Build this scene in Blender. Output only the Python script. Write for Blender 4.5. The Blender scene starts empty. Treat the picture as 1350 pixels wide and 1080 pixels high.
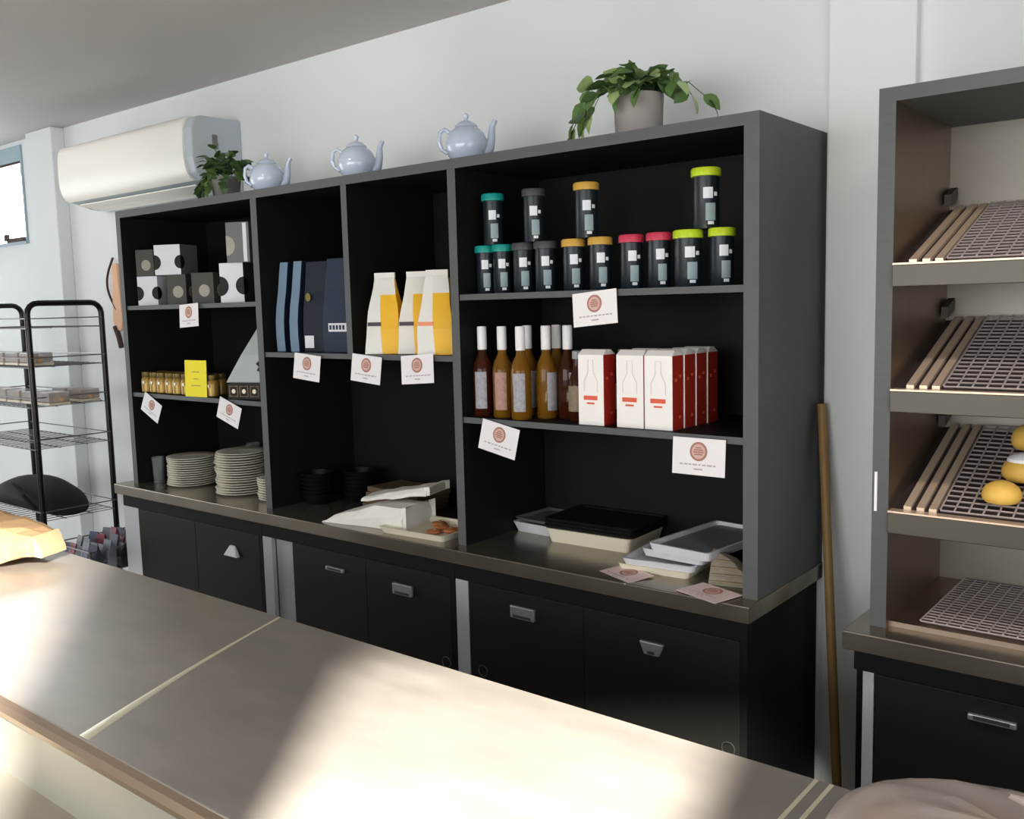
import bpy, bmesh, math, random
from mathutils import Vector, Matrix
random.seed(7)
C = bpy.context.scene.collection
sc = bpy.context.scene
PI = math.pi
def R(d): return math.radians(d)

# ------------------------------------------------------------ camera
cam = bpy.data.objects.new('camera', bpy.data.cameras.new('camera')); C.objects.link(cam)
yaw, pitch, roll = -0.6812, -0.1116, -0.0249
cy, sy, cp, sp, cr, sr = math.cos(yaw), math.sin(yaw), math.cos(pitch), math.sin(pitch), math.cos(roll), math.sin(roll)
F = Vector((sy*cp, cy*cp, sp)); r0 = Vector((cy, -sy, 0)); u0 = r0.cross(F)
rr = cr*r0 + sr*u0; uu = -sr*r0 + cr*u0
M = Matrix((rr, uu, -F)).transposed().to_4x4(); M.translation = Vector((3.9507, -2.1609, 1.6562))
cam.matrix_world = M
cam.data.sensor_width = 36; cam.data.lens = 36*1237.7/1350; cam.data.clip_start = .05
sc.camera = cam
sc.view_settings.view_transform = 'Standard'; sc.view_settings.look = 'None'
sc.view_settings.gamma = 1; sc.view_settings.use_curve_mapping = False
sc.view_settings.exposure = 0.0

# ------------------------------------------------------------ world and lights
w = bpy.data.worlds.new('sky'); sc.world = w; w.use_nodes = True
bg = w.node_tree.nodes['Background']; bg.inputs[0].default_value = (.80, .90, 1, 1); bg.inputs[1].default_value = 1.6
def area(name, loc, target, sx, sy_, power, col):
    l = bpy.data.lights.new(name, 'AREA'); l.shape = 'RECTANGLE'; l.size = sx; l.size_y = sy_
    l.energy = power; l.color = col
    o = bpy.data.objects.new(name, l); C.objects.link(o); o.location = loc
    o.rotation_euler = (Vector(target)-Vector(loc)).to_track_quat('-Z', 'Y').to_euler()
    return o
def spot(name, loc, target, power, col, size, blend=.3, rad=.02):
    l = bpy.data.lights.new(name, 'SPOT'); l.energy = power; l.color = col
    l.spot_size = R(size); l.spot_blend = blend; l.shadow_soft_size = rad
    o = bpy.data.objects.new(name, l); C.objects.link(o); o.location = loc
    o.rotation_euler = (Vector(target)-Vector(loc)).to_track_quat('-Z', 'Y').to_euler()
    return o
area('shopfront_daylight', (2.6, -5.85, 1.75), (2.6, 0, 1.5), 5.6, 1.5, 120, (1, .975, .94))
area('side_window_daylight', (6.25, -2.6, 1.6), (0, -1.6, 1.3), 3.2, 1.6, 25, (.97, .98, 1))
area('added_left_light', (-3.22, -1.7, 1.55), (1.2, -1.2, .9), 2.2, 1.7, 24, (1, .97, .96))  # added area light, no known door; brightens the left of the bench
area('rear_window_daylight', (-2.5, .60, 2.3), (-1.5, -2, 0.6), 1.3, .55, 40, (.88, .95, 1))
ADDED_SPOT = (3.80, -2.66, 2.50)
spot('added_bench_spot', ADDED_SPOT, (2.75, -1.05, .9), 1900, (1, .94, .86), 70, .25, .006)  # added unseen spot, makes the bright wedge on the bench
spot('added_bench_spot', ADDED_SPOT, (1.10, -1.05, .9), 800, (1, .95, .94), 30, .5, .006)  # added unseen spot, brightens the left end of the bench
spot('added_wall_spot', (3.9, -1.1, 2.60), (2.75, .43, 2.30), 13, (1, .90, .78), 62, 1, .1)  # added spot, imitates sunlight bounced onto the wall
spot('added_wall_spot', (1.5, -1.1, 2.60), (1.00, .43, 2.22), 13, (1, .90, .78), 62, 1, .1)  # another added glow of bounced sunlight above the shelving
spot('added_wall_spot', (-.6, -1.3, 2.60), (-.6, .2, 2.25), 16, (1, .92, .82), 64, 1, .1)  # added to brighten the air conditioner and the wall around it
spot('added_bakery_spot', (4.1, -1.0, 2.62), (3.75, .2, 1.35), 42, (1, .88, .78), 60, .8, .05)  # added unseen light that lifts the bakery display and its worktop

# ------------------------------------------------------------ materials
def lin(c):
    return tuple((x/255/12.92 if x/255 <= .04045 else ((x/255+.055)/1.055)**2.4) for x in c)
MAT = {}
def mat(name, col, rough=.5, metal=0, var=0, scale=8, stretch=(1,1,1), bump=0, spec=.5, trans=0, coat=0, alpha=1, sub=0, emit=0, rvar=0, ior=1.45):
    m = bpy.data.materials.new(name); m.use_nodes = True
    nt = m.node_tree; b = nt.nodes['Principled BSDF']
    c = (*lin(col), 1)
    b.inputs['Base Color'].default_value = c; b.inputs['Roughness'].default_value = rough
    b.inputs['Metallic'].default_value = metal; b.inputs['Specular IOR Level'].default_value = spec
    b.inputs['Transmission Weight'].default_value = trans; b.inputs['Coat Weight'].default_value = coat
    b.inputs['Alpha'].default_value = alpha; b.inputs['IOR'].default_value = ior
    if sub: b.inputs['Subsurface Weight'].default_value = sub
    if emit: b.inputs['Emission Color'].default_value = c; b.inputs['Emission Strength'].default_value = emit
    if var or bump or rvar:
        tc = nt.nodes.new('ShaderNodeTexCoord'); mp = nt.nodes.new('ShaderNodeMapping'); mp.inputs['Scale'].default_value = stretch
        n = nt.nodes.new('ShaderNodeTexNoise'); n.inputs['Scale'].default_value = scale; n.inputs['Detail'].default_value = 5
        nt.links.new(tc.outputs['Object'], mp.inputs[0]); nt.links.new(mp.outputs[0], n.inputs['Vector'])
        if var:
            mx = nt.nodes.new('ShaderNodeMix'); mx.data_type = 'RGBA'
            mx.inputs[6].default_value = tuple(min(1, x*(1-var)) for x in c[:3])+(1,)
            mx.inputs[7].default_value = tuple(min(1, x*(1+var)) for x in c[:3])+(1,)
            nt.links.new(n.outputs['Fac'], mx.inputs[0]); nt.links.new(mx.outputs[2], b.inputs['Base Color'])
        if rvar:
            mr = nt.nodes.new('ShaderNodeMapRange'); mr.inputs['To Min'].default_value = max(.02, rough-rvar); mr.inputs['To Max'].default_value = rough+rvar
            mr.inputs['From Min'].default_value = .3; mr.inputs['From Max'].default_value = .7
            nt.links.new(n.outputs['Fac'], mr.inputs['Value']); nt.links.new(mr.outputs[0], b.inputs['Roughness'])
        if bump:
            bp = nt.nodes.new('ShaderNodeBump'); bp.inputs['Strength'].default_value = bump; bp.inputs['Distance'].default_value = .004
            nt.links.new(n.outputs['Fac'], bp.inputs['Height']); nt.links.new(bp.outputs[0], b.inputs['Normal'])
    MAT[name] = m; return m
mat('wall_paint', (226, 229, 229), .75, var=.03, scale=1.5)
mat('pilaster_paint', (226, 230, 230), .7)
mat('ceiling_paint', (192, 188, 185), .85, var=.04, scale=.8)
mat('floor_vinyl', (150, 146, 138), .5, var=.15, scale=30)
mat('front_wall_paint', (210, 205, 198), .8)
mat('window_frame', (150, 172, 180), .4)
mat('window_glass', (250, 253, 255), .05, trans=1, ior=1.02)
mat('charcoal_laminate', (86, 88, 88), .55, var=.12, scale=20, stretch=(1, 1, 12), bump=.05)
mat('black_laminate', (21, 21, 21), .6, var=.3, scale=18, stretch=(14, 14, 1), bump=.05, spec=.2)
mat('door_laminate', (34, 33, 30), .5, var=.15, scale=18, stretch=(10, 10, 1), bump=.03, spec=.25)
mat('white_melamine', (190, 192, 195), .5)
mat('steel', (138, 130, 116), .22, .75, var=.06, scale=5, rvar=.06)
mat('bench_steel', (174, 167, 157), .40, .5, var=.26, scale=5, stretch=(1, 2.4, 1), rvar=.04)
mat('ledge_steel', (178, 175, 162), .35, .5, var=.08, scale=2)
mat('back_steel', (134, 129, 120), .45, .8)
mat('lip_steel', (84, 80, 72), .4, .7, var=.06, scale=5)
mat('rail_steel', (226, 202, 176), .3, .35)
mat('streak_seam_pale', (250, 244, 216), .3, .3)  # pale tone of the painted light streak, shared with the real seams
mat('warm_steel', (158, 140, 124), .42, 1, var=.10, scale=7, stretch=(6, 6, 1))
mat('steel_wire', (196, 184, 182), .35, .3)
mat('tray_dark', (70, 62, 62), .5, .3)
mat('chrome', (205, 208, 210), .14, 1)
mat('black_chrome', (48, 46, 46), .25, .8)
mat('handle_metal', (190, 190, 188), .35, .7)
mat('handle_dark', (90, 90, 90), .4, .6)
mat('ac_white', (246, 243, 234), .35)
mat('ac_grey', (186, 194, 200), .5)
mat('ac_dark', (120, 118, 114), .6)
mat('teapot_glaze', (190, 202, 220), .10, coat=.6, var=.05, scale=6)
mat('pot_grey', (116, 116, 112), .8, var=.12, scale=25, bump=.3)
mat('pot_ribbed', (152, 147, 143), .8, var=.08, scale=25)
mat('soil', (50, 40, 30), .95)
mat('leaf_dark', (66, 92, 50), .45, var=.25, scale=14)
mat('leaf_mid', (92, 124, 66), .45, var=.25, scale=14)
mat('leaf_light', (168, 192, 128), .45, var=.2, scale=14)
mat('stem', (90, 110, 60), .6)
mat('card_white', (240, 236, 236), .6)
mat('card_pink', (236, 212, 206), .6)
mat('logo_brown', (172, 122, 106), .7)
mat('logo_pale', (214, 178, 166), .7)
mat('text_grey', (186, 172, 176), .7)
mat('text_red', (196, 96, 84), .7)
mat('box_white', (226, 226, 232), .5)
mat('box_black', (10, 10, 12), .6)
mat('box_brown', (74, 71, 66), .6, var=.1)
mat('box_grey', (112, 112, 112), .6)
mat('mug_pale', (160, 155, 140), .4)
mat('gold_jar', (168, 136, 66), .3, .3, var=.25, scale=30)
mat('jar_lid', (120, 100, 52), .4, .5)
mat('bead_white', (250, 240, 210), .3)
mat('yellow_card', (250, 232, 30), .6)
mat('silver_foil', (176, 184, 180), .4, .3, var=.1)
mat('tan_box', (150, 132, 104), .6)
mat('dark_box', (30, 24, 18), .5)
mat('plate_glaze', (238, 234, 220), .25)
mat('clear_glass', (235, 240, 240), .05, trans=.9, ior=1.3)
mat('navy', (31, 44, 66), .6, var=.2, scale=12)
mat('navy_deep', (18, 26, 42), .6, var=.2, scale=12)
mat('pale_blue', (112, 136, 158), .6, var=.1, scale=12)
mat('brass', (140, 128, 80), .4, .6)
mat('bag_white', (232, 230, 222), .45, var=.04)
mat('bag_yellow', (244, 188, 28), .45, var=.08)
mat('bag_band', (74, 62, 70), .5)
mat('bag_orange', (240, 150, 110), .5)
mat('tin_black', (26, 35, 42), .35)
mat('tin_label', (226, 232, 236), .5)
mat('tin_label_dim', (146, 164, 168), .5)
for n_, c_ in dict(teal=(24, 150, 140), black=(72, 72, 76), gold=(204, 160, 70), red=(200, 58, 84), lime=(190, 214, 40)).items(): mat('lid_'+n_, c_, .35)
mat('amber_glass', (160, 112, 34), .08, trans=.55, ior=1.3)
mat('brown_glass', (74, 34, 18), .08, trans=.35, ior=1.3)
mat('cap_white', (240, 238, 238), .4)
mat('bottle_label', (160, 158, 164), .5, var=.45, scale=90)
mat('bottle_label_pink', (176, 134, 120), .5, var=.4, scale=90)
mat('small_label', (132, 118, 92), .5, var=.3, scale=70)
mat('cap_grey', (150, 158, 156), .4)
mat('carton_white', (248, 243, 238), .5)
mat('carton_red', (176, 44, 28), .5, var=.08)
mat('carton_line', (222, 214, 206), .5)
mat('carton_mark', (226, 96, 68), .5)
mat('black_bowl', (15, 16, 19), .3)
mat('wood_board', (104, 86, 66), .6, var=.2, scale=20, stretch=(1, 8, 8))
mat('kraft', (178, 144, 104), .75, var=.06, scale=6, bump=.15)
mat('kraft_pale', (196, 168, 128), .75)
mat('paper_white', (240, 237, 228), .7, var=.03, bump=.1)
mat('tray_cream', (236, 228, 204), .35)
mat('tray_white', (222, 222, 226), .35)
mat('tray_grey', (120, 124, 128), .4)
mat('black_tray', (13, 13, 14), .55)
mat('woven', (150, 140, 122), .7, var=.25, scale=60)
mat('cookie', (196, 122, 74), .7, var=.25, scale=30)
mat('yellow_carton', (150, 134, 84), .6)
mat('stick_wood', (152, 120, 74), .55, var=.2, scale=12, stretch=(8, 8, 1))
mat('shelf_glass', (200, 215, 212), .08, trans=.85, ior=1.1)
mat('basket_wire', (130, 130, 130), .4, .7)
mat('black_fabric', (16, 17, 20), .8, var=.3, scale=10)
mat('pastry', (206, 164, 112), .6, var=.2, scale=30)
mat('pastry_pink', (198, 150, 140), .6, var=.2)
mat('pack_cream', (220, 208, 186), .4)
for n_, c_ in dict(blue=(70, 82, 112), rose=(136, 66, 80), slate=(48, 58, 70), pale=(118, 120, 130), dark=(40, 42, 48)).items(): mat('pack_'+n_, c_, .4)
mat('pack_film', (222, 222, 222), .15, trans=.7, ior=1.1)
mat('bun_yellow', (236, 190, 90), .5, var=.15, scale=18)
mat('icing', (252, 250, 250), .4)
mat('roll_brown', (170, 112, 74), .55, var=.25, scale=14)
mat('plastic_bag', (244, 230, 222), .10, trans=.55, ior=1.12)
mat('tan_leather', (224, 176, 140), .6)
mat('cord_dark', (70, 50, 42), .7)
mat('reflection_tinted_steel', (176, 152, 130), .35, .8)  # orange reflection put into the steel colour

# ------------------------------------------------------------ mesh helpers
class MB:
    def __init__(s): s.v = []; s.f = []; s.m = []
    def poly(s, pts, m=0):
        i = len(s.v); s.v += [tuple(p) for p in pts]; s.f.append(tuple(range(i, i+len(pts)))); s.m.append(m)
    def box(s, x0, x1, y0, y1, z0, z1, m=0, front=None, right=None, left=None, top=None):
        i = len(s.v)
        s.v += [(x0,y0,z0),(x1,y0,z0),(x1,y1,z0),(x0,y1,z0),(x0,y0,z1),(x1,y0,z1),(x1,y1,z1),(x0,y1,z1)]
        for f, mm in (((0,3,2,1), m), ((4,5,6,7), top), ((0,1,5,4), front), ((1,2,6,5), right), ((2,3,7,6), m), ((3,0,4,7), left)):
            s.f.append(tuple(i+k for k in f)); s.m.append(m if mm is None else mm)
        return s
    def rings(s, rs, m=0, cap0=True, cap1=True, ms=None, close=True):
        i = len(s.v); n = len(rs[0])
        for r in rs: s.v += [tuple(p) for p in r]
        for k in range(len(rs)-1):
            for j in range(n if close else n-1):
                a = i+k*n+j; b = i+k*n+(j+1) % n
                s.f.append((a, b, b+n, a+n)); s.m.append(ms[k] if ms else m)
        if cap0: s.f.append(tuple(i+j for j in reversed(range(n)))); s.m.append(ms[0] if ms else m)
        if cap1: s.f.append(tuple(i+(len(rs)-1)*n+j for j in range(n))); s.m.append(ms[-1] if ms else m)
        return s
    def lathe(s, prof, cx=0, cy=0, seg=20, ms=None, m=0, cap0=True, cap1=True):
        rs = [[(cx+r*math.cos(2*PI*j/seg), cy+r*math.sin(2*PI*j/seg), z) for j in range(seg)] for r, z in prof]
        return s.rings(rs, m, cap0, cap1, ms)
    def tube(s, pts, r, seg=8, m=0, closed=False):
        pts = [Vector(p) for p in pts]; rs = []; n = len(pts); up = None
        for k, p in enumerate(pts):
            a = pts[(k-1) % n] if (k > 0 or closed) else p; b = pts[(k+1) % n] if (k < n-1 or closed) else p
            t = (b-a).normalized()
            if up is None:
                up = Vector((0, 0, 1)) if abs(t.z) < .9 else Vector((1, 0, 0))
            e1 = (up - t*up.dot(t)).normalized(); up = e1; e2 = t.cross(e1)
            rk = r[k] if isinstance(r, (list, tuple)) else r
            rs.append([p+e1*rk*math.cos(2*PI*j/seg)+e2*rk*math.sin(2*PI*j/seg) for j in range(seg)])
        if closed: rs.append(rs[0]); return s.rings(rs, m, False, False)
        return s.rings(rs, m)
    def disc(s, c, r, n=16, axis='y', t=.001, m=0, a0=0, a1=2*PI, rz=1):
        full = abs(a1-a0-2*PI) < 1e-6
        an = [a0+(a1-a0)*k/(n if full else n-1) for k in range(n)]
        def pt(a, d):
            p, q = r*math.cos(a), r*rz*math.sin(a)
            return {'y': (c[0]+p, c[1]+d, c[2]+q), 'x': (c[0]+d, c[1]+p, c[2]+q), 'z': (c[0]+p, c[1]+q, c[2]+d)}[axis]
        return s.rings([[pt(a, 0) for a in an], [pt(a, t) for a in an]], m)
    def xf(s, mtx, start=0):
        for i in range(start, len(s.v)): s.v[i] = tuple(mtx @ Vector(s.v[i]))
        return s
    def build(s, name, mats, parent=None, smooth=False, bevel=0, seg=2, loc=None, rot=None, sub=0, label=None):
        me = bpy.data.meshes.new(name); me.from_pydata(s.v, [], s.f)
        if isinstance(mats, str): mats = [mats]
        for x in mats: me.materials.append(MAT[x])
        me.polygons.foreach_set('material_index', s.m)
        bm = bmesh.new(); bm.from_mesh(me); bmesh.ops.recalc_face_normals(bm, faces=bm.faces)
        bm.to_mesh(me); bm.free()
        if smooth:
            me.polygons.foreach_set('use_smooth', [True]*len(me.polygons)); me.update()
            try: me.set_sharp_from_angle(angle=R(42))
            except Exception: pass
        o = bpy.data.objects.new(name, me); C.objects.link(o)
        if parent: o.parent = parent
        if loc: o.location = loc
        if rot: o.rotation_euler = rot
        if bevel:
            b = o.modifiers.new('bevel', 'BEVEL'); b.width = bevel; b.segments = seg; b.limit_method = 'ANGLE'
        if sub:
            b = o.modifiers.new('sub', 'SUBSURF'); b.levels = sub; b.render_levels = sub
        if label: o['label'] = label
        return o
def tag(o, label=None, cat=None, group=None, kind=None):
    if label: o['label'] = label
    if cat: o['category'] = cat
    if group: o['group'] = group
    if kind: o['kind'] = kind
    return o
def thing(name, label, cat, loc=(0,0,0), rz=0, group=None, rot=None):
    o = bpy.data.objects.new(name, None); C.objects.link(o); o.location = loc
    o.rotation_euler = rot or (0, 0, rz); o.empty_display_size = .05
    return tag(o, label, cat, group)
def dup(root, label, loc, rz=None, group=None):
    r = root.copy(); C.objects.link(r); r.location = loc
    if rz is not None: r.rotation_euler = (0, 0, rz)
    r['label'] = label
    if group: r['group'] = group
    for ch in list(root.children):
        c = ch.copy(); C.objects.link(c); c.parent = r
        for g in ch.children:
            d = g.copy(); C.objects.link(d); d.parent = c
    return r
def struct(name, mb, mats, **k): return tag(mb.build(name, mats, **k), kind='structure')
def B(*a, **k): return MB().box(*a, **k)

# ------------------------------------------------------------ the room
CZ = 2.682; WY = .437
struct('floor', B(-3.3, 6.4, -6.1, .7, -.06, 0), 'floor_vinyl')
struct('ceiling', B(-3.3, 6.4, -6.1, .62, CZ, CZ+.06), 'ceiling_paint')
mb = MB()
mb.box(-3.3, -3.0, WY, WY+.12, 0, CZ); mb.box(-3.0, -1.80, WY, WY+.12, 0, 2.085); mb.box(-3.0, -1.80, WY, WY+.12, 2.655, CZ); mb.box(-1.80, 6.4, WY, WY+.12, 0, CZ)
struct('wall_back', mb, 'wall_paint')
mb = MB(); mb.box(-3.4, -3.3, -6.1, -2.9, 0, CZ); mb.box(-3.4, -3.3, -.5, .6, 0, CZ); mb.box(-3.4, -3.3, -2.9, -.5, 2.42, CZ); mb.box(-3.4, -3.3, -2.9, -.5, 0, .5)
struct('wall_left', mb, 'wall_paint')
mb = MB(); mb.box(6.3, 6.4, -6.1, -4.3, 0, CZ); mb.box(6.3, 6.4, -1.0, .44, 0, CZ); mb.box(6.3, 6.4, -4.3, -1.0, 0, .8); mb.box(6.3, 6.4, -4.3, -1.0, 2.4, CZ)
struct('wall_right', mb, 'front_wall_paint')
mb = MB(); mb.box(-3.3, -.3, -6.1, -6, 0, CZ); mb.box(5.5, 6.4, -6.1, -6, 0, CZ); mb.box(-.3, 5.5, -6.1, -6, 2.5, CZ); mb.box(-.3, 5.5, -6.1, -6, 0, .3)
struct('wall_front', mb, 'front_wall_paint')
# window of the back wall: frame, mullion and pane
wf = MB(); wf.box(-3.0, -1.80, WY-.01, WY+.08, 2.565, 2.655); wf.box(-3.0, -1.80, WY-.02, WY+.08, 2.085, 2.10); wf.box(-1.815, -1.80, WY-.01, WY+.08, 2.10, 2.565); wf.box(-3.0, -2.94, WY-.01, WY+.08, 2.10, 2.565)
win = struct('window_1', wf, 'window_frame')
B(-2.94, -1.815, WY+.03, WY+.036, 2.10, 2.565).build('pane', 'window_glass', win)
B(-2.94, -1.815, WY-.008, WY+.0, 2.552, 2.566).build('gasket', 'cord_dark', win)
MB().box(-2.05, -1.83, WY-.02, WY-.002, 2.10, 2.125).box(-2.06, -2.03, WY-.03, WY-.01, 2.11, 2.15).build('latch', 'cord_dark', win)
struct('trim_1', B(-1.585, -1.28, .362, WY, 0, CZ), 'pilaster_paint', bevel=.006)
struct('trim_2', B(2.99, 3.215, .405, WY, 0, CZ), 'pilaster_paint', bevel=.004)

# added unseen flaps, stem and plate that block and shape the bench light
lp = thing('added_light_flaps', 'added unseen black flaps shaping the light patches on the steel bench', 'light shaper', (ADDED_SPOT[0], ADDED_SPOT[1], ADDED_SPOT[2]))
def flap(a0, a1, r=.16, h0=-.30, h1=.10):
    m = MB(); n = 6
    ins = [(r*math.cos(R(a0+(a1-a0)*k/n)), r*math.sin(R(a0+(a1-a0)*k/n))) for k in range(n+1)]
    for k in range(n):
        (xa, ya), (xb, yb) = ins[k], ins[k+1]
        m.rings([[(xa, ya, h0), (xb, yb, h0), (xb*1.02, yb*1.02, h0), (xa*1.02, ya*1.02, h0)], [(xa, ya, h1), (xb, yb, h1), (xb*1.02, yb*1.02, h1), (xa*1.02, ya*1.02, h1)]])
    m.build('added_shaping_flap', 'black_tray', lp)
flap(127, 144.6); flap(60, 106); flap(106, 127, h0=-.113); flap(144.6, 178, h0=-.072)
MB().tube([(0, 0, .10), (0, 0, CZ-ADDED_SPOT[2]-.002)], .015, 10).build('stem', 'black_tray', lp)  # stem of the added unseen flaps
B(-.17, .17, -.17, .17, .100, .112).build('added_flap_plate', 'black_tray', lp)

# ------------------------------------------------------------ wall shelving
ED = 1
hu = thing('display_shelving', 'large black open shelving unit with charcoal edges standing on the long steel worktop', 'shelving', (0, 0, .9))
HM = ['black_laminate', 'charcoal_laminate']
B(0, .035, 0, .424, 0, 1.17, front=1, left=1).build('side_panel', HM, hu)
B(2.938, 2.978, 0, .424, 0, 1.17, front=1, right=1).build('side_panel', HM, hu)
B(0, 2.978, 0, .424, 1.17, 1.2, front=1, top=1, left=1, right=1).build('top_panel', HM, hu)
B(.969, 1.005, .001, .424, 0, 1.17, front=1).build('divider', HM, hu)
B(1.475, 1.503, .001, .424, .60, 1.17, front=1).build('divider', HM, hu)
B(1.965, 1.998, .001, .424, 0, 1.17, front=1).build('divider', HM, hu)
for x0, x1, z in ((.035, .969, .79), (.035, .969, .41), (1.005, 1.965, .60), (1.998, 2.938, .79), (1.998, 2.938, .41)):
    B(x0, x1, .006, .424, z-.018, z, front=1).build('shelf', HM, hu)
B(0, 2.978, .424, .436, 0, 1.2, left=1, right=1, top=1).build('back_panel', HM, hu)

# long steel worktop
wt = thing('steel_worktop', 'long stainless steel worktop under the black shelving', 'worktop', (0, 0, .856))
B(-.063, 2.984, -.062, .435, .0, .044).build('slab', 'steel', wt, bevel=.003)

def cup_handle(parent, x, y, z, w=.09, h=.038, trap=False):
    o = MB()
    a = w/2; b = w/2*(.6 if trap else 1)
    o.rings([[(x-a, y-.012, z+h/2), (x+a, y-.012, z+h/2), (x+b, y-.012, z-h/2), (x-b, y-.012, z-h/2)], [(x-a, y, z+h/2), (x+a, y, z+h/2), (x+b, y, z-h/2), (x-b, y, z-h/2)]])
    hd = o.build('handle', 'handle_metal', parent, bevel=.003)
    B(x-b+.012, x+b-.012, y-.0135, y-.010, z-h/2+.004, z-h/2+.012).build('finger_slot', 'handle_dark', hd)
def ring_pull(parent, x, y, z, r=.018):
    MB().tube([(x+r*math.cos(t*PI/8), y-.004, z+r*math.sin(t*PI/8)) for t in range(16)], .0018, 6, closed=True).build('ring_pull', 'handle_dark', parent)

def base(label, x0, x1, doors, gapw=None, stile=None, yb=.43, y0=-.03):
    t = thing('base_cabinet', label, 'cabinet', (0, 0, 0), group='black sliding door base cabinets')
    M_ = ['black_laminate', 'white_melamine']
    B(x0, x0+.018, y0+.02, yb, .1, .856, right=1).build('side_panel', M_, t)
    B(x1-.018, x1, y0, yb, .0, .856, left=1).build('side_panel', M_, t)
    B(x0+.018, x1-.018, yb-.01, yb, .1, .856, front=1).build('back_panel', M_, t)
    B(x0+.018, x1-.018, y0+.03, yb-.01, .1, .118).build('bottom_panel', ['white_melamine'], t)
    B(x0, x1-.018, y0, y0+.018, .797, .856).build('top_rail', 'black_laminate', t)
    B(x0+.0, x1-.018, y0+.05, y0+.065, 0, .1).build('kickboard', 'black_laminate', t)
    if stile: B(stile[0], stile[1], y0-.0, y0+.018, .1, .797).build('white_stile', 'white_melamine', t, label='light grey upright strip beside the doors')
    for (a, b, hx, hz, kind) in doors:
        d = B(a, b, y0, y0+.017, .104, .795).build('door', 'door_laminate', t, bevel=.0015)
        if kind == 'cup': cup_handle(d, hx, y0, hz)
        if kind == 'slim': cup_handle(d, hx, y0, hz, .095, .014)
        if kind == 'trap': cup_handle(d, hx, y0, hz, .075, .036, True)
        if kind == 'bell':
            o = MB(); o.rings([[(hx-.045, y0-.02, hz-.018), (hx+.045, y0-.02, hz-.018), (hx+.018, y0-.008, hz+.022), (hx-.018, y0-.008, hz+.022)], [(hx-.045, y0, hz-.018), (hx+.045, y0, hz-.018), (hx+.018, y0, hz+.026), (hx-.018, y0, hz+.026)]])
            o.build('handle', 'cap_white', d, bevel=.004, label='silver pull with its glare painted white')  # white colour stands for glare on the silver pull
    return t
u1 = base('black base cabinet at the far left end of the long worktop', -.05, .972, [(.075, .515, 0, 0, ''), (.517, .952, .78, .707, 'bell')], stile=(-.048, .073))
u2 = base('middle base cabinet under the worktop with its left door slid open on a grey interior', .974, 1.972, [(1.155, 1.555, 1.40, .735, 'slim'), (1.557, 1.952, 1.74, .720, 'cup')], stile=(.976, 1.03))
B(1.031, 1.40, -.008, .004, .12, .796).build('inner_door', 'white_melamine', u2, label='light grey inner sliding door')
ring_pull(u2, 1.93, -.033, .513)
u3 = base('black base cabinet at the right end of the long worktop, next to the broom handle', 1.974, 2.965, [(2.030, 2.465, 2.25, .737, 'cup'), (2.467, 2.945, 2.693, .724, 'trap')], stile=(1.976, 2.028))
ring_pull(u3, 2.086, -.033, .520); ring_pull(u3, 2.917, -.033, .506)

# ------------------------------------------------------------ bakery display (right)
bx = 3.262
bd = thing('bakery_display', 'charcoal framed bakery display hutch lined in stainless steel, at the right edge', 'display', (0, 0, .9))
M3 = ['charcoal_laminate', 'warm_steel']
B(bx, bx+.036, -.02, .425, 0, 1.17, right=1).build('side_panel', M3, bd)
B(4.40, 4.436, -.02, .425, 0, 1.17, left=1).build('side_panel', M3, bd)
B(bx, 4.436, -.02, .425, 1.17, 1.2).build('top_panel', ['charcoal_laminate'], bd)
B(bx, 4.436, .425, .436, 0, 1.2, front=1).build('back_panel', ['charcoal_laminate', 'back_steel'], bd)
def grid(m, x0, x1, y0, y1, f, dx, dy, r=.0013):
    n = int((y1-y0)/dy)
    for k in range(n+1):
        y = y0+(y1-y0)*k/n; z = f(y); m.tube([(x0, y, z), (x1, y, z)], r, 4)
    n = int((x1-x0)/dx)
    for k in range(n+1):
        x = x0+(x1-x0)*k/n; m.tube([(x, y0, f(y0)+.0026), (x, y1, f(y1)+.0026)], r, 4)
for zf in (.822, .546, .272):
    f = lambda y: zf+(y+.02)*.36
    m = MB()
    m.rings([[(bx+.042, y, f(y)-.012), (4.394, y, f(y)-.012), (4.394, y, f(y)-.009), (bx+.042, y, f(y)-.009)] for y in (-.012, .40)])
    sh = m.build('sloped_shelf', 'tray_dark', bd)
    B(bx+.037, 4.397, -.027, .004, zf-.001, zf+.003).build('lip_edge', 'rail_steel', sh)
    m = MB(); m.box(bx+.037, 4.397, -.028, -.018, zf-.048, zf-.0012)
    m.build('front_lip', 'lip_steel', sh, bevel=.0015)
    for xr in (bx+.062, bx+.090, bx+.116):
        m = MB(); m.rings([[(xr, y, f(y)-.008), (xr+.016, y, f(y)-.008), (xr+.016, y, f(y)+.001), (xr, y, f(y)+.001)] for y in (.006, .40)])
        m.build('side_rail', 'rail_steel', sh)
    m = MB(); grid(m, bx+.140, 4.38, .006, .40, f, .028, .020, .0021)
    g_ = m.build('wire_grid', 'steel_wire', sh); g_['kind'] = 'stuff'
    m = MB(); m.rings([[(bx+.04, y, f(y)+.012), (bx+.056, y, f(y)+.012), (bx+.056, y, f(y)+.04), (bx+.04, y, f(y)+.04)] for y in (.36, .42)])
    m.build('rear_bracket', 'tray_dark', sh)
m = MB(); grid(m, bx+.10, 4.38, .02, .41, lambda y: .018, .028, .020, .0021)
g_ = m.build('floor_grid', 'steel_wire', bd); g_['kind'] = 'stuff'
B(bx+.036, 4.40, -.0, .425, .0, .012).build('base_tray', 'warm_steel', bd)
B(bx+.006, bx+.012, -.024, -.0201, .27, .36).build('name_strip', 'cap_white', bd, label='small white upright sticker')
w2 = thing('steel_worktop', 'short stainless steel worktop under the bakery display at the right edge', 'worktop', (0, 0, .856))
B(3.222, 4.5, -.088, .435, 0, .044).build('slab', 'steel', w2, bevel=.003)
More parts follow.
